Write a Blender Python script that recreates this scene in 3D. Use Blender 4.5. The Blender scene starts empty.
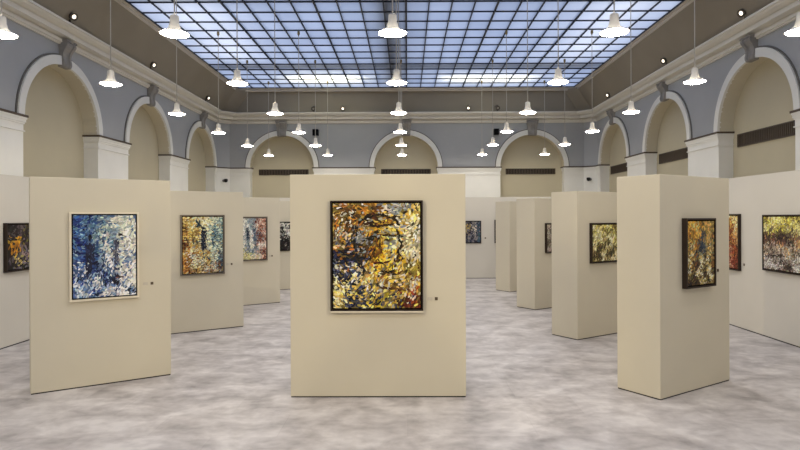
import bpy, bmesh, math, random
from mathutils import Vector, Matrix
random.seed(4)
S = bpy.context.scene
COL = S.collection
PI = math.pi

# ------------------------------------------------------------------ materials
def lin(c):
    return tuple(((v/255)/12.92 if v/255 <= .04045 else ((v/255+.055)/1.055)**2.4) for v in c)
def mat(name, rgb, rough=.6, spec=.3, noise=0.0, nscale=3.0, metal=0.0, bump=0.0):
    m = bpy.data.materials.new(name); m.use_nodes = True
    nt = m.node_tree; b = nt.nodes['Principled BSDF']
    c = lin(rgb)
    b.inputs['Base Color'].default_value = (*c, 1)
    b.inputs['Roughness'].default_value = rough
    b.inputs['Specular IOR Level'].default_value = spec
    b.inputs['Metallic'].default_value = metal
    if noise or bump:
        tc = nt.nodes.new('ShaderNodeTexCoord')
        n = nt.nodes.new('ShaderNodeTexNoise'); n.inputs['Scale'].default_value = nscale; n.inputs['Detail'].default_value = 5
        nt.links.new(tc.outputs['Object'], n.inputs['Vector'])
        if noise:
            r = nt.nodes.new('ShaderNodeValToRGB')
            r.color_ramp.elements[0].position = .3; r.color_ramp.elements[1].position = .7
            r.color_ramp.elements[0].color = (*[v*(1-noise) for v in c], 1)
            r.color_ramp.elements[1].color = (*[min(1, v*(1+noise)) for v in c], 1)
            nt.links.new(n.outputs['Fac'], r.inputs['Fac']); nt.links.new(r.outputs['Color'], b.inputs['Base Color'])
        if bump:
            n2 = nt.nodes.new('ShaderNodeTexNoise'); n2.inputs['Scale'].default_value = nscale*40
            nt.links.new(tc.outputs['Object'], n2.inputs['Vector'])
            bp = nt.nodes.new('ShaderNodeBump'); bp.inputs['Strength'].default_value = bump; bp.inputs['Distance'].default_value = .003
            nt.links.new(n2.outputs['Fac'], bp.inputs['Height']); nt.links.new(bp.outputs['Normal'], b.inputs['Normal'])
    return m
def emit(name, rgb, strength):
    m = bpy.data.materials.new(name); m.use_nodes = True
    b = m.node_tree.nodes['Principled BSDF']
    b.inputs['Base Color'].default_value = (.9, .9, .88, 1)
    b.inputs['Emission Color'].default_value = (*lin(rgb), 1)
    b.inputs['Emission Strength'].default_value = strength
    return m

LAMP_STRENGTH = 72.0
M = dict(
    blue=mat('blue grey plaster', (174, 175, 175), .75, .2, .04, 1.2),
    niche=mat('niche plaster', (198, 188, 160), .75, .2, .04, .9),
    reveal=mat('arch reveal plaster', (210, 201, 176), .75, .2, .03, 1.2),
    white=mat('white trim paint', (236, 234, 225), .55, .3, .03, 2),
    ledge=mat('dark shaded ledge', (92, 80, 68), .6, .2, .05, 4),  # dirt and underside shade of the capital ledge, put into its colour
    outline=mat('grey arch shadow line', (120, 116, 108), .6, .2, .05, 4),  # dirty shadow line around the arches, given as a darker colour
    cornice=mat('cornice paint', (230, 225, 212), .6, .25, 0, 2),
    stone=mat('grey keystone', (152, 148, 141), .8, .2, .10, 8, bump=.3),
    attic=mat('brown attic plaster', (152, 143, 126), .8, .15, .05, 1.0),
    mould=mat('skylight moulding paint', (200, 190, 172), .6, .25, .03, 2),
    bar=mat('dark skylight bar', (40, 44, 56), .5, .3, .05, 3),
    steel=mat('roof steel', (90, 92, 98), .6, .3, .05, 3),
    panel=mat('cream panel paint', (208, 200, 179), .7, .25, .02, 1.5),
    partition=mat('off white partition paint', (212, 207, 195), .7, .25, .02, 1.2),
    plinth=mat('dark plinth', (45, 40, 36), .7, .2, .05, 6),
    enamel=mat('white lamp enamel', (226, 222, 212), .35, .5, .02, 5),
    cable=mat('pale cable', (196, 190, 176), .5, .3, .02, 5),
    hook=mat('brass hook', (150, 134, 96), .4, .4, .05, 9, metal=.5),
    black=mat('black plastic', (26, 25, 25), .5, .3, .05, 9),
    grille=mat('black cloth grille', (18, 18, 19), .9, .1, .1, 30),
    grey=mat('grey plastic', (120, 116, 110), .5, .3, .05, 9),
    spotgrey=mat('brown grey spot housing', (92, 84, 74), .5, .3, .05, 9),
    vent=mat('brown vent metal', (84, 72, 58), .5, .3, .06, 5),
    ventdark=mat('vent dark', (38, 34, 30), .8, .2, .05, 5),
    framelight=mat('pale wood frame', (224, 214, 190), .5, .3, .06, 14),
    framedark=mat('dark wood frame', (44, 32, 24), .45, .3, .12, 14),
    framegrey=mat('grey wood frame', (120, 110, 98), .5, .3, .08, 14),
    gap=mat('black shadow gap', (16, 15, 15), .8, .1, .05, 9),
    canvas=mat('canvas edge', (60, 54, 46), .8, .1, .05, 20),
    card=mat('pale grey card', (196, 188, 172), .7, .2, .03, 30),
    dot=mat('dark brown tile', (88, 74, 58), .6, .2, .05, 30),
    diffuser=emit('lamp diffuser', (255, 246, 233), LAMP_STRENGTH),
    lens=emit('spot lens', (255, 240, 215), 2.0),
    lensdim=mat('unlit spot lens', (170, 165, 150), .2, .5, .03, 5),
)

# floor: grey stone planks, mottled
def floor_mat():
    m = bpy.data.materials.new('grey mottled stone floor'); m.use_nodes = True
    nt = m.node_tree; N = nt.nodes; L = nt.links; b = N['Principled BSDF']
    tc = N.new('ShaderNodeTexCoord')
    mp = N.new('ShaderNodeMapping'); mp.inputs['Scale'].default_value = (.95, 1.1, 1)
    L.new(tc.outputs['Object'], mp.inputs['Vector'])
    br = N.new('ShaderNodeTexBrick')
    br.inputs['Scale'].default_value = 1.0; br.inputs['Brick Width'].default_value = 1.2; br.inputs['Row Height'].default_value = .6
    br.inputs['Mortar Size'].default_value = .004; br.inputs['Mortar Smooth'].default_value = .3
    br.inputs['Color1'].default_value = (.30, .30, .30, 1); br.inputs['Color2'].default_value = (.62, .62, .62, 1)
    br.inputs['Mortar'].default_value = (.30, .30, .30, 1)
    L.new(tc.outputs['Object'], br.inputs['Vector'])
    n1 = N.new('ShaderNodeTexNoise'); n1.inputs['Scale'].default_value = 2.3; n1.inputs['Detail'].default_value = 4; n1.inputs['Roughness'].default_value = .55; n1.inputs['Distortion'].default_value = .4
    L.new(mp.outputs['Vector'], n1.inputs['Vector'])
    n2 = N.new('ShaderNodeTexNoise'); n2.inputs['Scale'].default_value = 9.0; n2.inputs['Detail'].default_value = 4
    L.new(mp.outputs['Vector'], n2.inputs['Vector'])
    a = N.new('ShaderNodeMath'); a.operation = 'MULTIPLY_ADD'; a.inputs[1].default_value = .68
    L.new(n1.outputs['Fac'], a.inputs[0])
    s = N.new('ShaderNodeMath'); s.operation = 'MULTIPLY'; s.inputs[1].default_value = .22
    L.new(n2.outputs['Fac'], s.inputs[0]); L.new(s.outputs[0], a.inputs[2])
    a2 = N.new('ShaderNodeMath'); a2.operation = 'MULTIPLY_ADD'; a2.inputs[1].default_value = .19
    L.new(br.outputs['Color'], a2.inputs[0]); L.new(a.outputs[0], a2.inputs[2])
    r = N.new('ShaderNodeValToRGB')
    e = r.color_ramp.elements
    e[0].position = .34; e[0].color = (*lin((136, 131, 129)), 1)
    e[1].position = .67; e[1].color = (*lin((209, 204, 201)), 1)
    x = e.new(.5); x.color = (*lin((177, 171, 169)), 1)
    L.new(a2.outputs[0], r.inputs['Fac']); L.new(r.outputs['Color'], b.inputs['Base Color'])
    b.inputs['Roughness'].default_value = .42; b.inputs['Specular IOR Level'].default_value = .35
    return m
M['floor'] = floor_mat()

# laylight glass: translucent panes with slight pane to pane tint
def glass_mat():
    m = bpy.data.materials.new('frosted skylight glass'); m.use_nodes = True
    nt = m.node_tree; N = nt.nodes; L = nt.links
    N.remove(N['Principled BSDF']); out = N['Material Output']
    tr = N.new('ShaderNodeBsdfTranslucent'); df = N.new('ShaderNodeBsdfDiffuse')
    df.inputs['Color'].default_value = (.5, .5, .52, 1)
    ob = N.new('ShaderNodeTexCoord'); wn = N.new('ShaderNodeTexNoise'); wn.inputs['Scale'].default_value = .8; wn.inputs['Detail'].default_value = 6
    L.new(ob.outputs['Object'], wn.inputs['Vector'])
    r = N.new('ShaderNodeValToRGB')
    r.color_ramp.elements[0].position = .3; r.color_ramp.elements[1].position = .7
    r.color_ramp.elements[0].color = (.74, .77, .82, 1); r.color_ramp.elements[1].color = (.9, .92, .95, 1)
    dv = N.new('ShaderNodeVectorMath'); dv.operation = 'MULTIPLY_ADD'; dv.inputs[1].default_value = (24/11.32, 1/.607, 0); dv.inputs[2].default_value = (12, -19.9/.607+80, 0)
    L.new(ob.outputs['Object'], dv.inputs[0])
    fl_ = N.new('ShaderNodeVectorMath'); fl_.operation = 'FLOOR'; L.new(dv.outputs[0], fl_.inputs[0])
    wh = N.new('ShaderNodeTexWhiteNoise'); wh.noise_dimensions = '2D'; L.new(fl_.outputs[0], wh.inputs['Vector'])
    am = N.new('ShaderNodeMath'); am.operation = 'MULTIPLY_ADD'; am.inputs[1].default_value = .35; L.new(wh.outputs['Value'], am.inputs[0])
    hm = N.new('ShaderNodeMath'); hm.operation = 'MULTIPLY_ADD'; hm.inputs[1].default_value = .7; hm.inputs[2].default_value = 0.0
    L.new(wn.outputs['Fac'], hm.inputs[0]); L.new(hm.outputs[0], am.inputs[2])
    L.new(am.outputs[0], r.inputs['Fac']); L.new(r.outputs['Color'], tr.inputs['Color'])
    mx = N.new('ShaderNodeMixShader'); mx.inputs[0].default_value = .12
    L.new(tr.outputs[0], mx.inputs[1]); L.new(df.outputs[0], mx.inputs[2]); L.new(mx.outputs[0], out.inputs['Surface'])
    return m
M['glass'] = glass_mat()
def shade_glass(m):
    nt = m.node_tree; b = nt.nodes['Principled BSDF']; out = nt.nodes['Material Output']
    tr = nt.nodes.new('ShaderNodeBsdfTranslucent'); tr.inputs['Color'].default_value = (.9, .84, .70, 1)
    mx = nt.nodes.new('ShaderNodeMixShader'); mx.inputs[0].default_value = .009
    nt.links.new(b.outputs[0], mx.inputs[1]); nt.links.new(tr.outputs[0], mx.inputs[2]); nt.links.new(mx.outputs[0], out.inputs['Surface'])
shade_glass(M['enamel'])

# ------------------------------------------------------------------ mesh helpers
class MB:
    def __init__(s): s.v = []; s.f = []; s.m = []
    def quad(s, *p, mi=0):
        i = len(s.v); s.v += [tuple(q) for q in p]; s.f.append(tuple(range(i, i+len(p)))); s.m.append(mi)
    def box(s, x0, x1, y0, y1, z0, z1, mi=0, tf=None):
        i = len(s.v)
        P = [(x0,y0,z0),(x1,y0,z0),(x1,y1,z0),(x0,y1,z0),(x0,y0,z1),(x1,y0,z1),(x1,y1,z1),(x0,y1,z1)]
        if tf: P = [tuple(tf @ Vector(p)) for p in P]
        s.v += P
        for f in ((0,3,2,1),(4,5,6,7),(0,1,5,4),(1,2,6,5),(2,3,7,6),(3,0,4,7)):
            s.f.append(tuple(i+k for k in f)); s.m.append(mi)
    def lathe(s, prof, n=32, mi=0, tf=None, cap=False):
        i = len(s.v)
        for r, z in prof:
            for k in range(n):
                a = 2*PI*k/n; p = Vector((r*math.cos(a), r*math.sin(a), z))
                s.v.append(tuple(tf @ p) if tf else tuple(p))
        for j in range(len(prof)-1):
            for k in range(n):
                k2 = (k+1) % n
                s.f.append((i+j*n+k, i+j*n+k2, i+(j+1)*n+k2, i+(j+1)*n+k)); s.m.append(mi)
        if cap:
            s.f.append(tuple(i+k for k in range(n))[::-1]); s.m.append(mi)
            s.f.append(tuple(i+(len(prof)-1)*n+k for k in range(n))); s.m.append(mi)
    def build(s, name, mats, parent=None, smooth=False, bevel=0, loc=None):
        me = bpy.data.meshes.new(name); me.from_pydata(s.v, [], s.f)
        if not isinstance(mats, (list, tuple)): mats = [mats]
        for m_ in mats: me.materials.append(m_)
        for p, k in zip(me.polygons, s.m): p.material_index = k
        bm = bmesh.new(); bm.from_mesh(me)
        bmesh.ops.remove_doubles(bm, verts=bm.verts, dist=1e-5)
        bmesh.ops.recalc_face_normals(bm, faces=bm.faces)
        if bevel:
            bmesh.ops.bevel(bm, geom=list(bm.edges), offset=bevel, segments=2, affect='EDGES', profile=.6)
        if smooth:
            for f in bm.faces: f.smooth = True
        bm.to_mesh(me); bm.free()
        o = bpy.data.objects.new(name, me); COL.objects.link(o)
        if smooth:
            md = o.modifiers.new('split', 'EDGE_SPLIT'); md.split_angle = math.radians(40)
        if parent: o.parent = parent
        if loc: o.location = loc
        return o
def structure(o): o['kind'] = 'structure'; return o
def tag(o, label, cat, group=None):
    o['label'] = label; o['category'] = cat
    if group: o['group'] = group
    return o
def empty(name, loc, rz=0, label=None, cat=None, group=None):
    o = bpy.data.objects.new(name, None); COL.objects.link(o); o.empty_display_size = .1
    o.location = loc; o.rotation_euler = (0, 0, rz)
    if label: tag(o, label, cat, group)
    return o
def copy_tree(o, parent=None):
    c = o.copy(); COL.objects.link(c)
    if parent: c.parent = parent
    for ch in list(o.children): copy_tree(ch, c)
    return c

# ------------------------------------------------------------------ camera (phone held level, eye at 2.0 m)
F = 590.0
cam = bpy.data.cameras.new('camera'); co = bpy.data.objects.new('camera', cam); COL.objects.link(co)
cam.sensor_width = 36; cam.lens = 36*F/800; cam.shift_x = -7/800; cam.shift_y = -7/800
co.location = (0, 0, 2.0); co.rotation_euler = (PI/2, math.radians(.22), 0); cam.clip_start = .05
S.camera = co

# ------------------------------------------------------------------ room shell
WL, WR, YB, YF, CL, CR = 6.42, 6.42, 20.2, -5.0, .36, .36          # half width, back wall, rear wall, corner chamfer
ZS, ZC, ZCT = 3.73, 5.27, 5.56                  # spring line, cornice bottom, cornice top
ND = .28                                        # niche depth

fl = MB(); fl.box(-WL-.6, WR+.6, YF-.6, YB+.6, -.1, 0)
structure(fl.build('floor', M['floor']))

def arch_wall(name, P0, P1, arches, keyw, vents=()):
    """P0->P1 along the inside face, room on the left hand side; arches = (centre u, outer half width, outer rise)"""
    P0 = Vector((*P0, 0)); P1 = Vector((*P1, 0)); Ln = (P1-P0).length
    ud = (P1-P0)/Ln; nd = Vector((-ud.y, ud.x, 0))     # nd points into the room
    def pt(u, w, z): return P0 + ud*u - nd*w + Vector((0, 0, z))   # w > 0 goes into the wall
    tf = Matrix(((ud.x, -nd.x, 0, P0.x), (ud.y, -nd.y, 0, P0.y), (0, 0, 1, 0), (0, 0, 0, 1)))
    BAND = .165
    ins = [(c, rx-BAND*.92, rz-BAND) for c, rx, rz in arches]
    NS = 36
    wm = MB()
    us = {0.0, Ln}
    for c, rx, rz in ins:
        for k in range(NS+1): us.add(round(c - rx*math.cos(PI*k/NS), 5))
    us = sorted(us)
    def low(u0, u1):
        m = (u0+u1)/2
        for c, rx, rz in ins:
            if abs(m-c) < rx:
                g = lambda u: ZS + rz*math.sqrt(max(0, 1-((u-c)/rx)**2))
                return g(u0), g(u1)
        return ZS, ZS
    for a, b in zip(us, us[1:]):
        if b-a < 1e-4: continue
        za, zb = low(a, b)
        wm.quad(pt(a, 0, za), pt(b, 0, zb), pt(b, 0, ZCT), pt(a, 0, ZCT), mi=0)
        if za > ZS+1e-6 or zb > ZS+1e-6:
            wm.quad(pt(a, 0, za), pt(a, ND, za), pt(b, ND, zb), pt(b, 0, zb), mi=2)
    wm.box(-.3, Ln+.3, ND, ND+.2, 0, ZCT, mi=1, tf=tf)
    wall = structure(wm.build(name, [M['blue'], M['niche'], M['reveal']]))
    # piers with their capitals
    edges = [0.0]
    for c, rx, rz in ins: edges += [c-rx, c+rx]
    edges.append(Ln)
    for k in range(0, len(edges), 2):
        a, b = edges[k], edges[k+1]
        la, lb = (.0 if k == 0 else .036), (.0 if k+2 == len(edges) else .036)
        if b-a < .02: continue
        p = MB(); p.box(a, b, -.02, ND, 0, ZS-.25, tf=tf)
        pier = p.build('pier', M['white'], wall)
        q = MB()
        q.box(a-la*.4, b+lb*.4, -.045, ND, ZS-.265, ZS-.245, tf=tf)          # astragal
        q.box(a, b, -.025, ND, ZS-.245, ZS-.14, tf=tf)                         # neck
        q.box(a-la*.35, b+lb*.35, -.04, ND, ZS-.14, ZS-.11, tf=tf)
        q.box(a-la*.7, b+lb*.7, -.055, ND, ZS-.11, ZS-.06, tf=tf)
        q.box(a-la, b+lb, -.068, ND, ZS-.06, ZS-.025, tf=tf)
        cap = q.build('capital', M['white'], pier)
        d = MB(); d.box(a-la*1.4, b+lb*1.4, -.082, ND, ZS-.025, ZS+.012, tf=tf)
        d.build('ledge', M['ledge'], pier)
    # archivolts
    def ring(c, r0x, r0z, r1x, r1z, w0, w1, mb):
        for k in range(48):
            t0, t1 = PI*k/48, PI*(k+1)/48
            I0 = (c-r0x*math.cos(t0), ZS+r0z*math.sin(t0)); I1 = (c-r0x*math.cos(t1), ZS+r0z*math.sin(t1))
            O0 = (c-r1x*math.cos(t0), ZS+r1z*math.sin(t0)); O1 = (c-r1x*math.cos(t1), ZS+r1z*math.sin(t1))
            mb.quad(pt(I0[0], w0, I0[1]), pt(I1[0], w0, I1[1]), pt(O1[0], w0, O1[1]), pt(O0[0], w0, O0[1]))
            mb.quad(pt(O0[0], w0, O0[1]), pt(O1[0], w0, O1[1]), pt(O1[0], w1, O1[1]), pt(O0[0], w1, O0[1]))
            mb.quad(pt(I0[0], w0, I0[1]), pt(I1[0], w0, I1[1]), pt(I1[0], w1, I1[1]), pt(I0[0], w1, I0[1]))
    for (c, rx, rz), (c2, ix, iz) in zip(arches, ins):
        mb = MB(); ring(c, ix, iz, rx, rz, -.05, .02, mb)
        mb.quad(pt(c-rx, -.05, ZS), pt(c-ix, -.05, ZS), pt(c-ix, .02, ZS), pt(c-rx, .02, ZS))
        mb.quad(pt(c+rx, -.05, ZS), pt(c+ix, -.05, ZS), pt(c+ix, .02, ZS), pt(c+rx, .02, ZS))
        av = mb.build('archivolt', M['white'], wall, smooth=True)
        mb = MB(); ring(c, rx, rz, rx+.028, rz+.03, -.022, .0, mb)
        mb.build('archivolt_shadow_line', M['outline'], av, smooth=True)  # thin added ring that draws the shadow line outside the archivolt
        # scrolled keystone console
        z0, z1 = ZS+iz-.035, ZC+.05
        prof = []                                   # (projection, z) from bottom to top
        H = z1-z0
        for t, pr in ((0,.07),(.04,.11),(.12,.135),(.22,.13),(.34,.10),(.46,.10),(.58,.13),(.68,.19),(.76,.25),(.84,.28),(.9,.27),(.93,.24),(.94,.29),(1.0,.29)):
            prof.append((.03+pr*.48, z0+H*t))
        kb = MB()
        n = len(prof)
        for j in range(n):
            hw = keyw*(.78 + .34*j/(n-1))/2
            i = len(kb.v)
            kb.v += [tuple(pt(c-hw, .03, prof[j][1])), tuple(pt(c-hw, -prof[j][0], prof[j][1])),
                     tuple(pt(c-hw*.45, -prof[j][0]-.012, prof[j][1])), tuple(pt(c-hw*.35, -prof[j][0]+.012, prof[j][1])),
                     tuple(pt(c+hw*.35, -prof[j][0]+.012, prof[j][1])), tuple(pt(c+hw*.45, -prof[j][0]-.012, prof[j][1])),
                     tuple(pt(c+hw, -prof[j][0], prof[j][1])), tuple(pt(c+hw, .03, prof[j][1]))]
            if j:
                for q in range(7): kb.f.append((i-8+q, i-8+q+1, i+q+1, i+q)); kb.m.append(0)
        kb.f.append(tuple(range(8))); kb.m.append(0); kb.f.append(tuple(range(8*(n-1), 8*n))); kb.m.append(0)
        key = kb.build('keystone', M['stone'], wall)
    return wall, pt, tf

YL, YR = YB-CL, YB-CR
side_c = [7.34, 11.04, 14.75, 18.45]
RX, RZ = 1.345, 1.30
# left wall runs from back to front so that the room stays on its left side
wl, ptl, tfl = arch_wall('wall_left', (-WL, YL), (-WL, YF), [(YL-c, RX, RZ) for c in reversed(side_c)], .30)
wr, ptr, tfr = arch_wall('wall_right', (WR, YF), (WR, YR), [(c-.13-YF, RX, RZ+.05) for c in side_c], .30)
BL, BR = WL-CL, WR-CR
wb, ptb, tfb = arch_wall('wall_back', (BR, YB), (-BL, YB), [(BR-c, 1.245, 1.275) for c in (4.29, -.03, -4.27)], .36)
for s, nm in ((1, 'wall_corner_right'), (-1, 'wall_corner_left')):
    A, B = ((WR, YR), (BR, YB)) if s > 0 else ((-BL, YB), (-WL, YL))
    arch_wall(nm, A, B, [], .3)
rw = MB(); rw.box(-WL-.4, WR+.4, YF-.3, YF, 0, ZCT)
structure(rw.build('wall_front', M['partition']))

def loop(off, y_back_off, z):
    """plan loop of the room with chamfered back corners, offset inwards; off = (left, right)"""
    ol, orr = off if isinstance(off, tuple) else (off, off)
    l, r = WL-ol, WR-orr; yb = YB-y_back_off; yf = YF+ol
    return [(-l, yf, z), (r, yf, z), (r, yb-CR, z), (r-CR, yb, z), (-l+CL, yb, z), (-l, yb-CL, z)]
def sweep(prof, name, m, parent=None):
    mb = MB(); Ls = [loop(o, ob, z) for o, ob, z in prof]
    for a, b in zip(Ls, Ls[1:]):
        for k in range(6):
            k2 = (k+1) % 6
            mb.quad(a[k], a[k2], b[k2], b[k])
    return mb.build(name, m, parent)
pr = [(-.02, ZC-.03), (.04, ZC-.03), (.045, ZC-.005), (.075, ZC), (.08, ZC+.045), (.03, ZC+.055), (.03, ZC+.085), (.06, ZC+.10),
      (.17, ZC+.105), (.175, ZC+.175), (.15, ZC+.18), (.155, ZC+.20), (.20, ZC+.21), (.265, ZC+.235), (.285, ZC+.265), (.31, ZC+.27), (.31, ZC+.31), (-.02, ZC+.31)]
structure(sweep([(p, p, z) for p, z in pr], 'trim_1', M['cornice']))
# sloping attic between cornice and skylight
SX, SYB, ZG = 5.66, 19.9, 6.42
structure(sweep([(.20, .10, ZC+.30), ((WL-5.71, WR-5.71), .17, 6.30), ((WL-5.71, WR-5.71), .17, 6.34)], 'ceiling', M['attic']))
def rect(hx, yb, yf, z): return [(-hx, yf, z), (hx, yf, z), (hx, yb, z), (-hx, yb, z)]
mb = MB()
pf = [(.11, 6.30), (.05, 6.285), (.035, 6.31), (.035, 6.35), (.012, 6.36), (.0, 6.385), (.0, 6.45), (.2, 6.45)]
SYF = YF+.72
for (a, za), (b, zb) in zip(pf, pf[1:]):
    A = rect(SX+a, SYB+a, SYF-a, za); B = rect(SX+b, SYB+b, SYF-b, zb)
    for k in range(4): mb.quad(A[k], A[(k+1) % 4], B[(k+1) % 4], B[k])
structure(mb.build('trim_2', M['mould']))

# skylight: 24 bays wide, rows of .607 m
sk = MB(); NX = 24; px = 2*SX/NX
for k in range(NX+1):
    x = -SX+k*px; hw = .018 if k % 4 == 0 else .0115
    sk.box(x-hw, x+hw, SYF, SYB, ZG-.03, ZG+.05)
ry = .607; rows = int((SYB-SYF)/ry)+1
for k in range(rows+1):
    y = max(SYF, SYB-k*ry); hw = .02 if k in (4, 5, 14, 15) else .0125
    sk.box(-SX, SX, y-hw, y+hw, ZG-.025, ZG+.045)
sky = structure(sk.build('window_1', M['bar']))
gp = MB()
for i in range(NX):
    for j in range(rows):
        y1 = SYB-j*ry; y0 = max(SYF, y1-ry)
        if y1-y0 < .02: continue
        x0 = -SX+i*px; x1 = x0+px
        gp.quad((x0, y0, ZG), (x1, y0, ZG), (x1, y1, ZG), (x0, y1, ZG))
gp.build('window_pane', M['glass'], sky)
# steel beams in the roof space over the glass
bm_ = MB()
bm_.box(-.62, -.10, SYF, SYB, ZG+.20, ZG+.42)
for j in (4, 13, 22):
    y = SYB-(j+.5)*ry; bm_.box(-SX, SX, y-.2, y+.2, ZG+.16, ZG+.34)
structure(bm_.build('trim_3', M['steel']))

# ------------------------------------------------------------------ exhibition partitions along the walls
def partition(name, x0, x1, y0, y1, z, label):
    c = Vector(((x0+x1)/2, (y0+y1)/2, 0))
    e = empty(name, c, 0, label, 'partition wall')
    b = MB(); b.box(x0-c.x, x1-c.x, y0-c.y, y1-c.y, .015, z); b.build('wall_board', M['partition'], e, bevel=.006)
    q = MB(); q.box(x0-c.x+.006, x1-c.x-.006, y0-c.y+.006, y1-c.y-.006, 0, .015); q.build('plinth', M['plinth'], e)
XL, XR, YP = -6.26, 5.97, 19.45
partition('partition_wall', XL-.08, XL, -1.5, YP-.02, 2.70, 'long off-white partition wall running in front of the left arches')
partition('partition_wall', XR, XR+.06, -1.5, YP-.02, 2.71, 'long off-white partition wall running in front of the right arches')
partition('partition_wall', XL-.08, XR+.06, YP, YP+.1, 2.68, 'off-white partition wall across the far end below the back arches')

# ------------------------------------------------------------------ freestanding display panels
def panel(A, B, th, label, z=2.49):
    """front face runs from A to B (plan); the thickness goes away from the camera"""
    A = Vector((*A, 0)); B = Vector((*B, 0)); d = (B-A); Ln = d.length; d /= Ln
    ang = math.atan2(d.y, d.x)
    e = empty('display_panel', A, ang, label, 'display panel', None)
    b = MB(); b.box(0, Ln, 0, th, .012, z); b.build('panel_body', M['panel'], e, bevel=.006)
    q = MB(); q.box(.006, Ln-.006, .006, th-.006, 0, .012); q.build('plinth', M['plinth'], e)
    return e, A, d, ang
DL = Vector((.8325, .555, 0)).normalized()
def lp(A, L=1.52): return (A[0]+DL.x*L, A[1]+DL.y*L)
LP = [(-4.296, 6.72), (-4.30, 10.09), (-4.29, 13.2), (-4.29, 16.0)]
lab = ['freestanding cream panel at left front holding the pale-framed blue painting',
       'freestanding cream panel second on the left holding the yellow and teal painting',
       'freestanding cream panel third on the left holding the narrow pale painting',
       'freestanding cream panel farthest on the left, mostly hidden behind the centre panel']
PL = [panel(a, lp(a), .40, l) for a, l in zip(LP, lab)]
PC = panel((-1.307, 6.59), (.652, 6.575), .45, 'large freestanding cream panel in the middle holding the orange and yellow painting')
DR = Vector((.835, .55, 0)).normalized()
RN = [(2.756, 6.430), (2.768, 9.60), (2.755, 12.75), (2.752, 15.83)]
lab = ['freestanding cream block panel at right front with a deep dark-framed painting',
       'freestanding cream block panel second on the right, behind the right front panel',
       'freestanding cream block panel third on the right showing a sliver of painting',
       'freestanding cream block panel farthest on the right, narrowest in view']
PR = []
for a, l, zt in zip(RN, lab, (2.468, 2.43, 2.42, 2.44)):
    PR.append(panel(a, (a[0]+DR.x*1.41, a[1]+DR.y*1.41), .555, l, zt))

# ------------------------------------------------------------------ paintings
def paint_mat():
    m = bpy.data.materials.new('oil paint'); m.use_nodes = True
    nt = m.node_tree; b = nt.nodes['Principled BSDF']
    a = nt.nodes.new('ShaderNodeAttribute'); a.attribute_name = 'paint'
    tc = nt.nodes.new('ShaderNodeTexCoord'); n = nt.nodes.new('ShaderNodeTexNoise'); n.inputs['Scale'].default_value = 160; n.inputs['Detail'].default_value = 3
    nt.links.new(tc.outputs['Object'], n.inputs['Vector'])
    r = nt.nodes.new('ShaderNodeMapRange'); r.inputs['To Min'].default_value = .8; r.inputs['To Max'].default_value = 1.15; nt.links.new(n.outputs['Fac'], r.inputs['Value'])
    v = nt.nodes.new('ShaderNodeVectorMath'); v.operation = 'SCALE'
    nt.links.new(a.outputs['Color'], v.inputs[0]); nt.links.new(r.outputs[0], v.inputs['Scale']); nt.links.new(v.outputs[0], b.inputs['Base Color'])
    bp = nt.nodes.new('ShaderNodeBump'); bp.inputs['Strength'].default_value = .3; bp.inputs['Distance'].default_value = .002
    nt.links.new(n.outputs['Fac'], bp.inputs['Height']); nt.links.new(bp.outputs['Normal'], b.inputs['Normal'])
    b.inputs['Roughness'].default_value = .5; b.inputs['Specular IOR Level'].default_value = .25
    return m
M['paint'] = paint_mat()

def vnoise(seed):
    rg = random.Random(seed); G = [[rg.random() for _ in range(40)] for _ in range(40)]
    def f(x, y):
        x += 17; y += 17; ix, iy = int(x) % 38, int(y) % 38; fx, fy = x-int(x), y-int(y)
        fx = fx*fx*(3-2*fx); fy = fy*fy*(3-2*fy)
        return (G[ix][iy]*(1-fx)+G[ix+1][iy]*fx)*(1-fy)+(G[ix][iy+1]*(1-fx)+G[ix+1][iy+1]*fx)*fy
    return f

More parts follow.
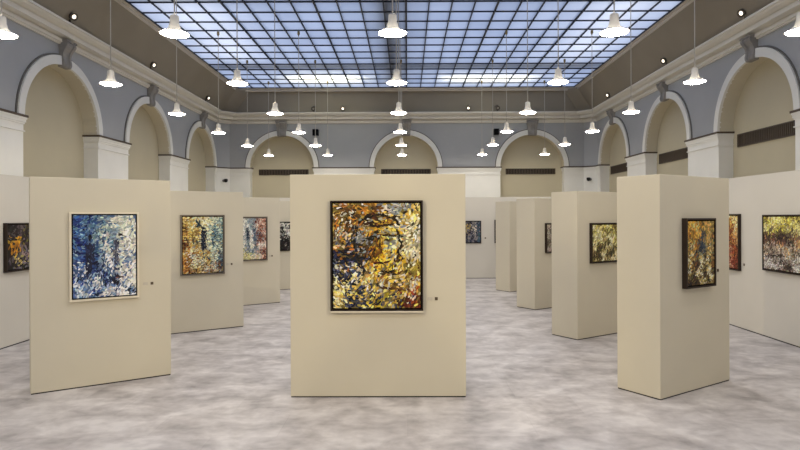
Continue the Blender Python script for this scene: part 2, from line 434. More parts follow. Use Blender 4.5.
def make_canvas(cw, ch, y0, y1, art, parent):
    """stretched canvas with hundreds of palette knife dabs laid over it (one mesh)"""
    rg = random.Random(art['seed']); nz = vnoise(art['seed']); nz2 = vnoise(art['seed']+50)
    V, Fc, C, MI = [], [], [], []
    def poly(pts, c, mi):
        i = len(V); V.extend(pts); Fc.append(tuple(range(i, i+len(pts)))); C.append(c); MI.append(mi)
    x0, x1, z0, z1 = -cw/2, cw/2, -ch/2, ch/2
    P = [(x0,y0,z0),(x1,y0,z0),(x1,y1,z0),(x0,y1,z0),(x0,y0,z1),(x1,y0,z1),(x1,y1,z1),(x0,y1,z1)]
    under = art.get('under', (110, 96, 74))
    for f in ((3,2,1,0),(4,5,6,7),(0,1,5,4),(1,2,6,5),(2,3,7,6),(3,0,4,7)):
        poly([P[k] for k in f], under, 1 if f == (0,1,5,4) else 0)
    blobs = art['blobs']
    def colour(u, v):
        ws = [b[4]*math.exp(-((u-b[0])/b[2])**2-((v-b[1])/b[3])**2) for b in blobs]
        t = rg.random()*sum(ws); k = 0
        while k < len(ws)-1 and t > ws[k]: t -= ws[k]; k += 1
        pal = blobs[k][5]
        q = (nz(u*3.4, v*3.4)-.5)*1.1+.5+(rg.random()-.5)*.75
        c = pal[min(len(pal)-1, max(0, int(q*len(pal))))]
        g = 1+(rg.random()-.5)*art.get('jit', .5)
        return tuple(min(250, max(4, a*g+(rg.random()-.5)*14)) for a in c)
    cnt = [0]
    def dab(x, z, L, Wd, ang, c, lift):
        cnt[0] += 1
        y = y0-.0004-lift-cnt[0]*2.5e-7
        ca, sa = math.cos(ang), math.sin(ang)
        pts = []
        for a, b in ((-.5,-.25),(-.2,-.5),(.3,-.45),(.5,-.1),(.45,.3),(.1,.5),(-.4,.4)):
            a = (a+(rg.random()-.5)*.16)*L; b = (b+(rg.random()-.5)*.2)*Wd
            pts.append((min(x1, max(x0, x+a*ca-b*sa)), y, min(z1, max(z0, z+a*sa+b*ca))))
        poly(pts, c, 1)
    L0, W0 = art['dab']
    for layer, sc in ((0, 1.5), (1, 1.0), (2, .75)):
        n = int(cw*ch/(L0*W0*sc*sc)*(1.5, 1.1, .6)[layer])
        for _ in range(n):
            x, z = rg.uniform(x0, x1), rg.uniform(z0, z1); u, v = 2*x/cw, 2*z/ch
            a = art.get('ang', .5) + (nz2(u*2.2, v*2.2)-.5)*art.get('swirl', 3.0) + rg.gauss(0, .55)
            dab(x, z, L0*sc*rg.uniform(.7, 1.4), W0*sc*rg.uniform(.7, 1.3), a, colour(u, v), layer*.0008)
    # broken lines: ((u, v) points, width, palette, density)
    for pts, wd, pal, dens in art.get('lines', ()):
        for (ua, va), (ub, vb) in zip(pts, pts[1:]):
            ax, az, bx, bz = ua*cw/2, va*ch/2, ub*cw/2, vb*ch/2
            ln = math.hypot(bx-ax, bz-az); n = max(1, int(ln/(L0*.45)*dens*art.get('line_gain', 1)))
            for k in range(n):
                t = rg.random()
                c = rg.choice(pal); g = rg.uniform(.75, 1.2)
                dab(ax+(bx-ax)*t+rg.gauss(0, wd*cw/2), az+(bz-az)*t+rg.gauss(0, wd*cw/4), L0*rg.uniform(.6, 1.2), W0*rg.uniform(.5, .9),
                    math.atan2(bz-az, bx-ax)+rg.gauss(0, .3), tuple(min(250, q*g) for q in c), .0026)
    me = bpy.data.meshes.new('canvas'); me.from_pydata(V, [], Fc)
    me.materials.append(M['canvas']); me.materials.append(M['paint'])
    at = me.color_attributes.new('paint', 'FLOAT_COLOR', 'CORNER')
    for p, c, k in zip(me.polygons, C, MI):
        p.material_index = k; lc = (*lin(c), 1)
        for li in p.loop_indices: at.data[li].color = lc
    o = bpy.data.objects.new('canvas', me); COL.objects.link(o); o.parent = parent
    return o

def painting(base_pt, d, t0, t1, z0, z1, depth, fw, frame_mat, artm, label, group=None, lip=0.0):
    """hangs on a face that runs along d from base_pt; frame of depth and bar width fw"""
    d = Vector(d).normalized(); ang = math.atan2(d.y, d.x); w = t1-t0; h = z1-z0
    c = Vector(base_pt) + d*((t0+t1)/2) + Vector((0, 0, (z0+z1)/2))
    e = empty('painting', c, ang, label, 'painting', group)
    fr = MB()
    y0, y1 = -depth, -.002
    for (ax, bx, az, bz) in ((-w/2, -w/2+fw, -h/2, h/2), (w/2-fw, w/2, -h/2, h/2), (-w/2+fw, w/2-fw, h/2-fw, h/2), (-w/2+fw, w/2-fw, -h/2, -h/2+fw)):
        fr.box(ax, bx, y0, y1, az, bz)
    fr.build('frame', frame_mat, e)
    g = MB(); g.box(-w/2+fw*.9, w/2-fw*.9, -depth*.3, -.004, -h/2+fw*.9, h/2-fw*.9); g.build('backing_board', M['gap'], e)
    gp_ = .016
    cw, chh = w-2*fw-2*gp_, h-2*fw-2*gp_
    make_canvas(cw, chh, -depth*.86, -depth*.28, artm, e)
    return e

NAVY = [(18,20,36),(34,42,74),(60,70,104),(150,156,170),(236,232,222)]
A_center = dict(seed=11, line_gain=2.0, dab=(.052, .025), swirl=2.6, ang=.6, jit=.55, under=(116,101,50), blobs=[
    (0, 0, 1.4, 1.4, .25, [(29,24,16),(77,56,26),(164,126,44),(220,190,90),(240,232,200),(58,51,34)]),
    (-.8, .8, .45, .35, 1, [(93,63,26),(174,119,44),(232,222,200),(199,171,80),(110,104,104),(145,92,34)]),
    (-.25, .88, .3, .2, 1, [(184,119,36),(199,155,60),(106,69,28),(232,214,170)]),
    (.45, .88, .35, .16, 1.2, [(120,130,138),(150,156,160),(190,186,170),(203,171,70)]),
    (.85, .5, .32, .5, 1.6, [(190,160,70),(230,206,120),(240,230,180),(244,238,210),(180,170,130)]),
    (.75, -.1, .3, .4, 1.3, [(145,126,50),(230,196,90),(242,230,180),(200,190,160)]),
    (-.85, .3, .25, .3, 1, [(184,114,40),(87,58,26),(226,200,160),(150,140,130)]),
    (-.72, -.12, .3, .36, 1.9, [(16,18,30),(30,38,66),(20,18,22),(90,96,120),(232,228,216),(50,60,90)]),
    (-.3, .3, .22, .3, 1.6, [(67,51,30),(130,136,140),(160,160,154),(190,133,44),(106,92,56)]),
    (.25, .22, .3, .34, 1.9, [(145,92,26),(199,160,30),(232,180,50),(240,206,100),(150,150,140)]),
    (.15, -.12, .34, .2, 1.6, [(87,51,18),(174,110,26),(215,171,40),(236,190,70)]),
    (.02, .7, .3, .1, 2.4, [(29,20,12),(58,31,16),(93,51,22),(155,103,40)]),
    (-.25, -.42, .35, .18, 1.5, [(214,180,80),(240,222,140),(246,236,190),(190,150,70)]),
    (-.55, -.78, .4, .28, 1.6, [(16,18,30),(36,46,76),(90,90,90),(228,196,90),(240,226,170)]),
    (.15, -.85, .35, .2, 1.4, [(20,20,28),(40,50,80),(184,160,40),(236,206,110),(120,110,90)]),
    (.55, -.5, .4, .2, 1.5, [(87,51,24),(155,96,40),(199,171,90),(190,186,180),(116,81,40)]),
    (.8, -.8, .25, .22, .9, [(77,31,16),(145,65,28),(226,206,180),(194,148,70)])],
  lines=[([(-.42,.62),(-.2,.74),(.1,.79),(.4,.7),(.52,.58)], .02, [(19,17,12),(48,33,18)], 1.2),
         ([(-.3,.62),(0,.56),(.35,.6)], .025, [(23,20,14),(58,35,18)], 1.2),
         ([(-.5,.55),(-.52,.25),(-.46,-.05),(-.3,-.3)], .03, [(23,22,20),(48,42,30),(30,34,56)], 1.0),
         ([(.5,.45),(.56,.2),(.5,-.05),(.36,-.28),(.1,-.36)], .03, [(34,26,14),(87,58,22),(20,18,16)], .9),
         ([(-.25,.34),(-.05,.36)], .02, [(38,33,24)], 1), ([(.15,.4),(.4,.38)], .02, [(58,42,18)], 1),
         ([(.04,.3),(.08,.08)], .025, [(106,69,24),(58,40,20)], .8), ([(-.05,-.14),(.3,-.12)], .02, [(48,26,14),(106,51,20)], 1.1),
         ([(-.6,-.35),(-.9,-.55)], .04, [(22,22,30),(40,44,66)], 1), ([(.1,-.6),(.7,-.66)], .03, [(67,40,20),(106,69,30)], .7)])
A_blue = dict(seed=12, dab=(.050, .022), swirl=2.4, ang=.5, jit=.5, under=(84,104,136), blobs=[
    (-1, .4, .5, 1.0, 1.6, [(24,34,84),(34,56,120),(56,88,150),(96,130,166),(60,84,120)]),
    (-.35, .6, .5, .5, 1.2, [(50,84,128),(84,120,146),(120,150,164),(160,186,190),(60,90,120)]),
    (.3, .8, .4, .5, 1.2, [(120,140,150),(160,176,176),(196,204,190),(214,214,190)]),
    (.85, .4, .4, .8, 1.8, [(140,156,176),(206,208,196),(232,228,206),(242,238,222)]),
    (.2, .1, .3, .4, 1.0, [(110,128,156),(170,184,194),(214,214,204),(236,232,220)]),
    (-.3, -.5, .7, .4, 1.6, [(22,30,60),(44,64,110),(90,116,156),(150,170,190),(228,228,222)]),
    (.6, -.6, .5, .35, 1.7, [(24,28,44),(80,100,140),(150,164,186),(232,230,222),(240,238,230)]),
    (-.8, -.7, .4, .4, 1.2, [(24,36,90),(40,66,130),(80,110,160),(190,200,214)])],
  lines=[([(-.46,.5),(-.46,.42)], .03, [(26,26,38),(40,40,52)], 6), ([(-.5,.3),(-.52,.0),(-.5,-.3),(-.58,-.5)], .05, [(30,32,52),(44,50,80),(36,38,60)], 5),
         ([(-.38,.28),(-.4,-.1)], .04, [(34,38,58),(50,56,84)], 3),
         ([(.46,.52),(.52,.5)], .035, [(26,26,34),(40,38,46)], 7), ([(.38,.38),(.34,.1),(.36,-.15)], .05, [(84,90,112),(120,114,114),(60,66,90)], 5),
         ([(-.04,.5),(-.06,.1),(-.02,-.2)], .03, [(50,66,96),(80,100,130)], 1.2), ([(.3,-.2),(.4,-.5)], .06, [(40,46,76),(60,70,100)], 1.6),
         ([(.3,-.5),(.55,-.56)], .05, [(130,70,56),(60,40,40),(180,120,100)], 1.2), ([(-.7,-.45),(-.85,-.6)], .06, [(24,28,50),(40,50,80)], 1.8)])
A_teal = dict(seed=13, dab=(.046, .022), swirl=1.6, ang=.3, jit=.45, under=(150,136,96), blobs=[
    (-.6, .6, .5, .5, 1.4, [(120,90,44),(190,150,70),(216,186,96),(232,216,150)]),
    (.05, .85, .45, .3, 1.6, [(206,196,140),(236,228,176),(240,234,196),(190,196,170)]),
    (.75, .4, .4, .8, 1.6, [(40,66,84),(66,100,116),(110,140,144),(150,172,166),(196,204,180)]),
    (-.95, -.4, .3, .7, 1.8, [(70,34,20),(120,66,30),(170,110,50),(206,160,80)]),
    (-.1, -.4, .5, .5, 1.4, [(180,140,70),(214,196,126),(232,222,176),(150,160,150),(240,232,200)]),
    (.95, -.5, .2, .6, 1.3, [(50,50,56),(90,60,50),(110,120,124),(60,76,86)]),
    (.3, -.85, .6, .25, 1.3, [(80,50,36),(150,110,80),(206,190,150),(180,186,176),(110,60,40)])],
  lines=[([(.02,.5),(.0,.3),(.02,.05),(.04,-.15)], .07, [(26,36,54),(36,48,66),(20,26,40)], 9), ([(.0,.62),(.03,.58)], .04, [(24,30,44)], 7),
         ([(-.34,.86),(-.12,.66)], .03, [(36,54,68),(50,70,80)], 4), ([(-.16,.86),(-.3,.66)], .03, [(36,54,68),(50,70,80)], 4),
         ([(-.75,.25),(-.72,.05)], .03, [(60,56,50),(90,76,54)], 1.5), ([(-.5,.25),(-.48,.02)], .03, [(60,60,60),(100,90,70)], 1.5), ([(-.3,.22),(-.28,.0)], .03, [(60,70,74)], 1.5),
         ([(.5,.2),(.52,-.05)], .05, [(50,74,90),(36,56,72)], 1.5), ([(.02,-.2),(.04,-.55)], .06, [(80,76,78),(120,110,100),(50,54,66)], 1.4)])
A_pale = dict(seed=14, dab=(.046, .022), swirl=1.2, ang=1.2, jit=.45, under=(170,166,154), blobs=[
    (-.5, .6, .5, .6, 1.2, [(140,156,160),(190,198,194),(226,222,206),(236,230,210)]),
    (.8, .0, .4, 1.0, 1.7, [(96,56,48),(160,100,80),(206,170,146),(230,214,196)]),
    (.0, -.2, .5, .6, 1.0, [(110,124,134),(170,176,176),(220,216,200)]),
    (-.5, -.85, .6, .25, 1.4, [(120,124,84),(190,184,120),(220,210,160)])],
  lines=[([(-.25,.55),(-.25,-.05)], .06, [(40,54,74),(60,76,96),(30,40,56)], 4), ([(.2,.5),(.2,-.1)], .06, [(60,76,96),(90,104,120)], 3.4),
         ([(-.2,-.2),(-.2,-.6)], .06, [(90,104,116)], 1.5)])
A_mono = dict(seed=15, dab=(.07, .034), swirl=3, jit=.4, under=(40,36,34), blobs=[
    (0, 0, 1.2, 1.2, .6, [(22,20,20),(50,46,44),(110,104,98),(190,184,172)]), (.6, .5, .5, .5, 1.5, [(50,48,48),(150,148,142),(214,210,196),(230,226,214)]),
    (.5, -.5, .6, .4, 2.4, [(14,12,14),(26,22,22),(40,34,32)])])
A_spire = dict(seed=16, dab=(.042, .021), swirl=2.2, ang=.9, jit=.5, under=(120,96,50), blobs=[
    (-.6, .75, .5, .4, 1.5, [(160,110,40),(210,150,50),(230,180,80),(190,186,120)]),
    (.6, .7, .5, .5, 1.3, [(90,84,56),(150,130,66),(190,160,84),(220,170,90)]),
    (-.8, .0, .4, .4, 1.2, [(120,76,34),(180,130,60),(214,180,90),(110,110,70)]),
    (.1, .2, .35, .3, 1.3, [(60,70,80),(96,104,104),(150,150,120),(180,160,90)]),
    (.8, .0, .3, .5, 1.2, [(110,70,30),(160,130,70),(96,100,70),(206,180,120)]),
    (.0, -.6, 1.1, .5, 2.0, [(26,20,18),(70,44,28),(120,100,50),(200,180,110),(236,226,190)])],
  lines=[([(.08,.7),(.06,.1)], .035, [(44,58,76),(60,76,92)], 4), ([(-.05,.3),(-.05,.0)], .06, [(50,62,76),(36,44,54)], 3), ([(.22,.3),(.22,.0)], .05, [(50,62,76),(70,80,84)], 3)])
A_red = dict(seed=17, dab=(.05, .024), swirl=1.4, ang=1.3, jit=.5, under=(130,80,40), blobs=[
    (0, .9, 1, .4, 1.3, [(200,150,70),(232,206,120),(240,228,180)]), (0, .2, 1, .5, 1.3, [(110,50,26),(170,100,44),(214,160,80),(236,214,160)]),
    (0, -.6, 1, .6, 1.6, [(60,22,18),(110,40,26),(150,70,44),(190,150,120)])])
A_park = dict(seed=18, dab=(.046, .022), swirl=1.6, ang=.8, jit=.5, under=(130,112,90), blobs=[
    (-.4, .75, .9, .3, 1.7, [(110,96,44),(190,170,66),(220,206,100),(234,226,160)]),
    (.5, .6, .6, .3, 1.2, [(90,84,56),(170,160,90),(210,200,130)]),
    (.0, .15, 1.2, .22, 1.8, [(44,32,30),(80,58,48),(120,90,70),(170,120,80)]),
    (.0, -.2, 1.2, .25, 1.3, [(120,96,76),(170,150,130),(206,196,176),(214,170,110)]),
    (-.4, -.75, .8, .35, 1.5, [(50,40,38),(110,90,78),(160,146,134),(214,208,198)]),
    (.7, -.5, .5, .5, 1.3, [(70,66,60),(140,140,110),(200,196,170),(230,226,210)])],
  lines=[([(-.75,.5),(-.75,-.1)], .02, [(50,38,34),(70,56,46)], 1.5), ([(-.3,.6),(-.3,-.05)], .02, [(50,38,34),(80,60,48)], 1.5), ([(.15,.6),(.15,-.5)], .03, [(60,56,44),(90,80,54)], 1.5),
         ([(-.9,-.5),(-.2,-.45)], .03, [(60,46,42),(40,34,34)], 1.6), ([(-.3,-.5),(-.28,-.75)], .04, [(40,36,38)], 2)])
A_grass = dict(seed=19, dab=(.07, .024), swirl=.9, ang=1.5, jit=.5, under=(140,126,70), blobs=[
    (0, .5, 1.2, .6, 1.2, [(110,96,50),(190,176,90),(220,208,140),(236,228,186)]), (0, -.6, 1.2, .6, 1.2, [(60,54,38),(130,110,66),(200,184,130),(226,214,176)]),
    (.2, -.1, .5, .5, 1, [(50,50,36),(110,104,64),(190,176,110)])])
A_brown = dict(seed=20, dab=(.06, .03), swirl=2, jit=.4, under=(100,88,76), blobs=[(0, 0, 2, 2, 1, [(60,50,44),(100,88,78),(140,128,112),(176,166,148)])])
A_dusk = dict(seed=21, dab=(.06, .028), swirl=1.6, ang=1.3, jit=.4, under=(60,62,74), blobs=[
    (0, 0, 1.5, 1.5, .7, [(30,32,44),(56,60,78),(90,92,106),(140,134,130)]), (.15, .35, .25, .4, 1.8, [(110,104,110),(170,160,150),(206,196,180)]),
    (-.6, .4, .3, .4, 1, [(70,64,60),(150,130,80),(190,166,96)]), (.85, .0, .25, 1, 1.4, [(30,48,64),(44,66,84),(70,92,104)])])
A_black = dict(seed=22, dab=(.085, .04), swirl=2.4, ang=.9, jit=.4, under=(26,20,18), blobs=[
    (0, 0, 1.4, 1.4, .9, [(14,12,12),(26,20,18),(44,36,34),(84,74,78)]), (-.62, .1, .25, .26, 2.6, [(170,110,24),(206,150,36),(226,176,60)]),
    (.25, .35, .26, .3, 2.0, [(90,90,34),(180,170,54),(206,196,80)]), (.35, -.25, .3, .4, 1.6, [(60,54,30),(150,140,60),(196,184,84),(200,190,180)]),
    (-.2, -.05, .25, .3, 1, [(60,50,54),(110,96,104),(150,130,120)]), (-.3, -.75, .3, .25, 1.3, [(40,34,34),(110,104,112),(200,186,110)]), (.2, .8, .4, .2, 1.2, [(20,16,14),(140,130,50),(40,34,26)])])

def face(p): return p[1], p[2]
b, d = face(PC); painting(b, d, .455, 1.483, .972, 2.195, .05, .014, M['framedark'], A_center, 'large painting of orange, yellow and navy dabs on the centre panel')
# pale rail under the centre painting
r_ = MB(); r_.box(-.515, .515, -.058, -.002, -.012, .004)
ro = r_.build('hanging_rail', M['framelight']); ro.location = (-1.307+.969, 6.583, .966); ro.rotation_euler = (0, 0, math.atan2(d.y, d.x))
tag(ro, 'thin pale rail under the orange and yellow painting', 'rail')
b, d = face(PL[0]); painting(b, d, .388, 1.141, 1.03, 2.085, .045, .022, M['framelight'], A_blue, 'blue and white painting of two dark figures on the left front panel')
b, d = face(PL[1]); painting(b, d, .40, 1.165, 1.0, 2.07, .045, .020, M['framegrey'], A_teal, 'yellow and teal painting with a dark figure in a thin frame, second left panel')
b, d = face(PL[2]); painting(b, d, .43, 1.2, 1.02, 2.045, .045, .022, M['framegrey'], A_pale, 'pale painting with pinkish right edge on the third left panel')
b, d = face(PL[3]); painting(b, d, .40, 1.22, 1.09, 1.91, .04, .014, M['framedark'], A_mono, 'black and white painting half hidden beside the centre panel')
b, d = face(PR[0]); painting(b, d, .409, 1.01, 1.19, 1.985, .062, .018, M['framedark'], A_spire, 'painting of a dark spire over golden dabs in a deep dark frame, right front panel')
b, d = face(PR[1]); painting(b, d, .298, 1.13, 1.235, 1.905, .05, .016, M['framedark'], A_grass, 'yellow and olive streaked painting in a dark frame on the second right panel')
b, d = face(PR[2]); painting(b, d, .31, 1.1, 1.22, 1.875, .05, .016, M['framedark'], A_brown, 'brown grey painting seen edge-on on the third right panel')
# on the right partition: the face runs towards the camera
painting((XR, 9.84, 0), (0, -1, 0), 0, 1.35, 1.11, 2.03, .05, .018, M['framedark'], A_park, 'wide painting of yellow trees over brown strokes at the right edge of the picture')
painting((XR, 11.7, 0), (0, -1, 0), 0, 1.16, 1.03, 2.05, .055, .018, M['framedark'], A_red, 'red and yellow painting on the right partition, partly behind the right front panel')
painting((XL, 9.14, 0), (0, 1, 0), 0, 1.12, 1.175, 1.945, .06, .018, M['framedark'], A_black, 'black painting with yellow shapes on the left partition beside the left front panel')
painting((0, YP, 0), (1, 0, 0), 1.90, 2.44, 1.16, 1.90, .04, .014, M['framedark'], A_dusk, 'dark blue-grey painting on the far partition right of the centre panel')
painting((0, YP, 0), (1, 0, 0), 2.88, 3.5, 1.16, 1.93, .05, .016, M['framedark'], A_mono, 'dark painting on the far partition mostly behind the farthest right panel')

# caption cards and the small dark tiles beside them
def plate(name, b, d, t, z, w, h, m, label, cat):
    o = MB(); o.box(-w/2, w/2, -.006, .003, -h/2, h/2)
    o = o.build(name, m); d = Vector(d).normalized()
    o.location = Vector(b)+d*t+Vector((0, 0, z)); o.rotation_euler = (0, 0, math.atan2(d.y, d.x)); tag(o, label, cat)
caps = [(PC, 1.56, 1.63, 1.10, 'right of the orange and yellow painting'), (PL[0], 1.22, 1.295, 1.19, 'right of the blue painting'),
        (PL[1], 1.235, 1.30, 1.17, 'right of the yellow and teal painting'), (PL[2], 1.265, 1.32, 1.12, 'right of the pale third left painting')]
for P, ta, tb, z, txt in caps:
    plate('caption_card', P[1], P[2], ta, z, .055, .034, M['card'], 'tiny pale caption card on the panel '+txt, 'caption card')
    plate('caption_tile', P[1], P[2], tb, z, .032, .034, M['dot'], 'tiny dark square tile on the panel '+txt, 'tile')
plate('caption_tile', PR[0][1], PR[0][2], 1.15, 1.36, .032, .034, M['dot'], 'tiny dark square tile right of the spire painting', 'tile')
plate('caption_tile', (XR, 10.48, 0), (0, -1, 0), .03, 1.15, .035, .04, M['dot'], 'tiny dark square tile on the right partition beside the red painting', 'tile')
plate('caption_tile', (0, YP, 0), (1, 0, 0), 2.58, 1.33, .05, .04, M['dot'], 'tiny dark tile on the far partition beside the blue-grey painting', 'tile')

# ------------------------------------------------------------------ pendant lamps
def make_lamp():
    e = empty('pendant_lamp', (0, 0, 0))
    sh = MB()
    sh.lathe([(.012, .205), (.03, .203), (.044, .195), (.047, .185), (.048, .12), (.056, .10), (.060, .08), (.066, .062), (.082, .046),
              (.110, .030), (.140, .014), (.158, .003), (.160, -.003), (.152, -.003)], 36)
    sh.build('shade', M['enamel'], e, smooth=True)
    df = MB()
    df.lathe([(.148, .003), (.140, -.006), (.115, -.014), (.08, -.022), (.04, -.027), (.002, -.029)], 36)
    df.build('diffuser', M['diffuser'], e, smooth=True)
    cb = MB(); cb.lathe([(.0075, .20), (.0075, ZG-4.02-.05)], 8, cap=True); cb.build('cable', M['cable'], e)
    hk = MB(); hk.lathe([(.03, ZG-4.02-.03), (.032, ZG-4.02-.09), (.015, ZG-4.02-.12), (.008, ZG-4.02-.14)], 12, cap=True); hk.build('ceiling_hook', M['hook'], e)
    return e
cols = [(-4.42, 'far-left row'), (-2.53, 'inner left row'), (-.15, 'centre row'), (2.33, 'inner right row'), (4.31, 'far-right row')]
rws = [6.44, 8.82, 11.35, 13.86, 16.37, 18.9]
ords = ['nearest', 'second nearest', 'third nearest', 'third from the back', 'second from the back', 'farthest']
# the hand-hung rows on the right wander a little
drift = {'inner right row': (-.06, -.06, -.06, -.06, -.06, 0, .02, .06, .08), 'far-right row': (0, 0, 0, 0, 0, .01, .05, .08, .11)}
lamp0 = make_lamp(); first = True
for x, cn in cols:
    for r, (y, on) in enumerate(zip([3.8, 1.28, -1.25]+rws, [None, None, None]+ords)):
        o = lamp0 if first else copy_tree(lamp0); first = False
        o.location = (x+drift.get(cn, (0,)*9)[r], y, 4.02)
        if on: tag(o, f'white flared pendant lamp, {on} in the {cn} of hanging lamps', 'pendant lamp', 'pendant lamps hanging from the skylight')
        else: tag(o, 'white flared pendant lamp nearer than the picture shows', 'pendant lamp', 'pendant lamps hanging from the skylight')

# ------------------------------------------------------------------ spotlights standing on the cornice
def make_spot(lit):
    e = empty('spotlight', (0, 0, 0))
    b = MB(); b.box(-.05, .05, -.04, .04, 0, .015); b.box(-.012, .012, -.02, .02, .015, .14); b.build('bracket', M['spotgrey'], e)
    t = Matrix.Translation((0, -.03, .15)) @ Matrix.Rotation(math.radians(-66), 4, 'X') @ Matrix.Scale(1.1, 4)
    h = MB(); h.lathe([(.035, .10), (.05, .08), (.055, .0), (.062, -.06), (.066, -.10), (.036, -.10), (.035, -.085)], 20, tf=t); h.build('spot_head', M['spotgrey'], e, smooth=True)
    l = MB(); l.lathe([(.036, -.09), (.024, -.094), (.002, -.096)], 20, tf=t); l.build('lens', M['lens'] if lit else M['lensdim'], e, smooth=True)
    return e
s_on = make_spot(True); s_off = make_spot(False); used = [False, False]
def spot(loc, aim, label, lit=True, power=0, size=50, blend=.4, color=(1, .86, .64)):
    k = 0 if lit else 1; src = (s_on, s_off)[k]
    o = src if not used[k] else copy_tree(src); used[k] = True
    o.location = loc; dv = Vector(aim)-Vector(loc)
    o.rotation_euler = (0, 0, math.atan2(dv.y, dv.x)+PI/2)
    tag(o, label, 'spotlight', 'spotlights standing on the cornice')
    if power:
        ld = bpy.data.lights.new('spot_beam', 'SPOT'); ld.energy = power; ld.color = color; ld.spot_size = math.radians(size); ld.spot_blend = blend; ld.shadow_soft_size = .06
        lo = bpy.data.objects.new('spot_beam', ld); COL.objects.link(lo)
        hd = dv.copy(); hd.z = 0; hd.normalize()
        lo.location = Vector(loc)+Vector((0, 0, .10))+hd*.22
        lo.rotation_euler = (Vector(aim)-lo.location).to_track_quat('-Z', 'Y').to_euler()
ZT = ZC+.31
for y, a in ((10.8, 'nearest'), (14.2, 'middle'), (18.1, 'farthest')):
    spot((-6.16, y, ZT), (0, y-3, 1.5), f'small grey lit spotlight, {a} on the left cornice')
for y, a in ((10.75, 'nearest'), (14.0, 'middle'), (17.9, 'farthest')):
    spot((6.18, y, ZT), (0, y-3, 1.5), f'small grey lit spotlight, {a} on the right cornice')
spot((-2.16, 19.97, ZT), (-1, 8, 1), 'small lit spotlight on the back cornice left of centre')
spot((2.09, 19.97, ZT), (1, 8, 1), 'small lit spotlight on the back cornice right of centre')
spot((-3.14, 19.97, ZT), (-3, 8, 1), 'small unlit spotlight on the back cornice above the left back arch', lit=False)
spot((3.07, 19.97, ZT), (3, 8, 1), 'small unlit spotlight on the back cornice toward the right back arch', lit=False)
# nearer fixtures, outside the picture, whose warm beams fall on the front panels
hid = 'small grey lit spotlight nearer than the picture shows'
WARM = (1, .835, .51)
spot((-6.16, 3.4, ZT), (-3.2, 5.0, 0), hid)
spot((6.18, 3.4, ZT), (3.2, 5.0, 0), hid)
spot((-6.16, -.4, ZT), (3.0, 6.9, 1.3), hid, power=700, size=24, color=WARM)
spot((6.18, -.4, ZT), (-3.75, 7.1, 1.3), hid, power=560, size=24, color=WARM)
spot((-6.16, -3.2, ZT), (-.35, 6.6, 1.3), hid, power=620, size=24, color=WARM)
spot((6.18, -3.2, ZT), (-.35, 6.6, 1.3), hid, power=620, size=24, color=WARM)

# ------------------------------------------------------------------ loudspeakers, cameras, vents
def speaker(x, z, label, twin):
    e = empty('loudspeaker', (x, YB, z), 0, label, 'loudspeaker')
    xs = (-.055, .055) if twin else (0,)
    hw = .044 if twin else .085
    br_ = MB(); br_.box(-.03, .03, -.05, 0, -.03, .03); br_.build('bracket', M['grey'], e)
    for q in xs:
        c = MB(); c.box(q-hw, q+hw, -.2, -.05, -.105, .105); cab = c.build('cabinet', M['black'], e, bevel=.006)
        g = MB(); g.box(q-hw+.01, q+hw-.01, -.207, -.2, -.095, .095); g.build('grille', M['grille'], cab)
speaker(-3.10, 4.92, 'pair of small black loudspeakers on the back wall right of the left arch', True)
speaker(3.05, 4.92, 'small black loudspeaker on the back wall left of the right arch', False)
def security(x, y, z, s, label):
    e = empty('security_camera', (x, y, z), 0, label, 'security camera')
    a = MB(); a.lathe([(.05, 0), (.05, -.03), (.018, -.05), (.018, -.16)], 14, tf=Matrix.Rotation(-s*PI/4, 4, 'Z') @ Matrix.Rotation(-PI/2, 4, 'X'), cap=True)
    a.build('mount_arm', M['grey'], e, smooth=True)
    k = Vector((-s*.11, -.11, 0))
    b_ = MB(); b_.lathe([(.045, .055), (.06, .045), (.062, 0), (.055, -.035), (.035, -.058), (.003, -.066)], 18, tf=Matrix.Translation(k)); b_.build('camera_dome', M['black'], e, smooth=True)
security(-6.215, 20.02, 3.29, -1, 'small black security camera on the left back corner pier')
security(6.235, 20.02, 3.29, 1, 'small black security camera on the right back corner pier')

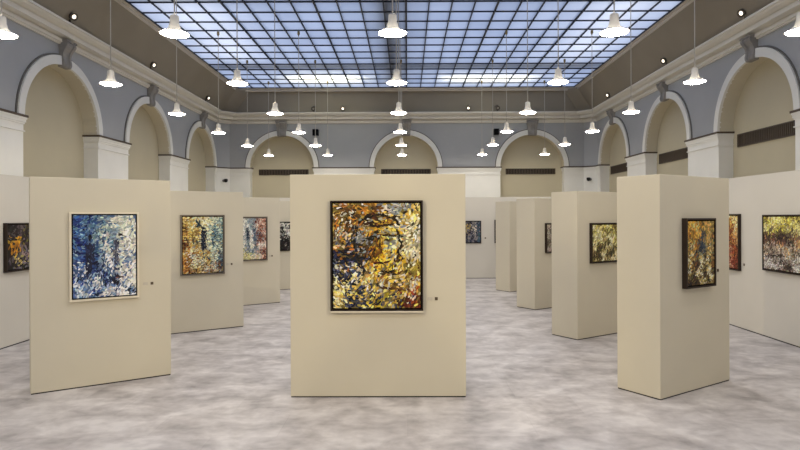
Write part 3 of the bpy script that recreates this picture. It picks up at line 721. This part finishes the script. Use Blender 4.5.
def vent(c, d, L, H, label):
    """c = centre on the niche back face, d = direction along the face; louvres face the room"""
    d = Vector(d).normalized(); e = empty('ventilation_grille', c, math.atan2(d.y, d.x), label, 'ventilation grille', None)
    f = MB(); t = .018
    f.box(-L/2, L/2, -.03, 0, H/2-t, H/2); f.box(-L/2, L/2, -.03, 0, -H/2, -H/2+t)
    f.box(-L/2, -L/2+t, -.03, 0, -H/2+t, H/2-t); f.box(L/2-t, L/2, -.03, 0, -H/2+t, H/2-t); f.build('vent_frame', M['vent'], e)
    k = MB(); k.box(-L/2+t, L/2-t, -.008, -.001, -H/2+t, H/2-t); k.build('vent_backing', M['ventdark'], e)
    s = MB(); n = int(L/.055)
    for i in range(n):
        x = -L/2+t+(i+.5)*(L-2*t)/n; s.box(x-.012, x+.012, -.026, -.008, -H/2+t, H/2-t)
    s.build('louvres', M['vent'], e)
for x, a in ((-4.27, 'left'), (-.03, 'middle'), (4.29, 'right')):
    vent((x, YB+ND, 3.60), (1, 0, 0), 1.72, .20, f'long brown louvred vent inside the {a} arch of the back wall')
for y, a in ((11.04, 'nearest'), (14.75, 'middle'), (18.45, 'farthest')):
    vent((WR+ND, y-.13, 3.53), (0, -1, 0), 2.0, .26, f'long brown louvred vent inside the {a} arch of the right wall')

# ------------------------------------------------------------------ sky and roof lamps above the glass
wd = bpy.data.worlds.new('sky'); S.world = wd; wd.use_nodes = True
bg = wd.node_tree.nodes['Background']; bg.inputs['Color'].default_value = (.49, .59, .85, 1); bg.inputs['Strength'].default_value = 1.0
def roof_lamp(x, y, sx, sy, power, color, dz=.9):
    ld = bpy.data.lights.new('roof_tube', 'AREA'); ld.shape = 'RECTANGLE'; ld.size = sx; ld.size_y = sy; ld.energy = power; ld.color = color
    lo = bpy.data.objects.new('roof_tube', ld); COL.objects.link(lo); lo.location = (x, y, ZG+dz)
roof_lamp(-4.6, 9.5, .5, 14, 42, (1, .97, .92))
roof_lamp(4.6, 9.5, .5, 14, 42, (1, .97, .92))
roof_lamp(-2.6, 18.7, 2.0, .3, 25, (1, .93, .66), .45)
roof_lamp(2.6, 18.7, 2.6, .3, 22, (1, .93, .70), .45)

S.view_settings.view_transform = 'Standard'; S.view_settings.look = 'None'
S.view_settings.exposure = 0.12; S.view_settings.gamma = 1.0; S.view_settings.use_curve_mapping = False
S.cycles.max_bounces = 8; S.cycles.diffuse_bounces = 5; S.cycles.sample_clamp_indirect = 6.0
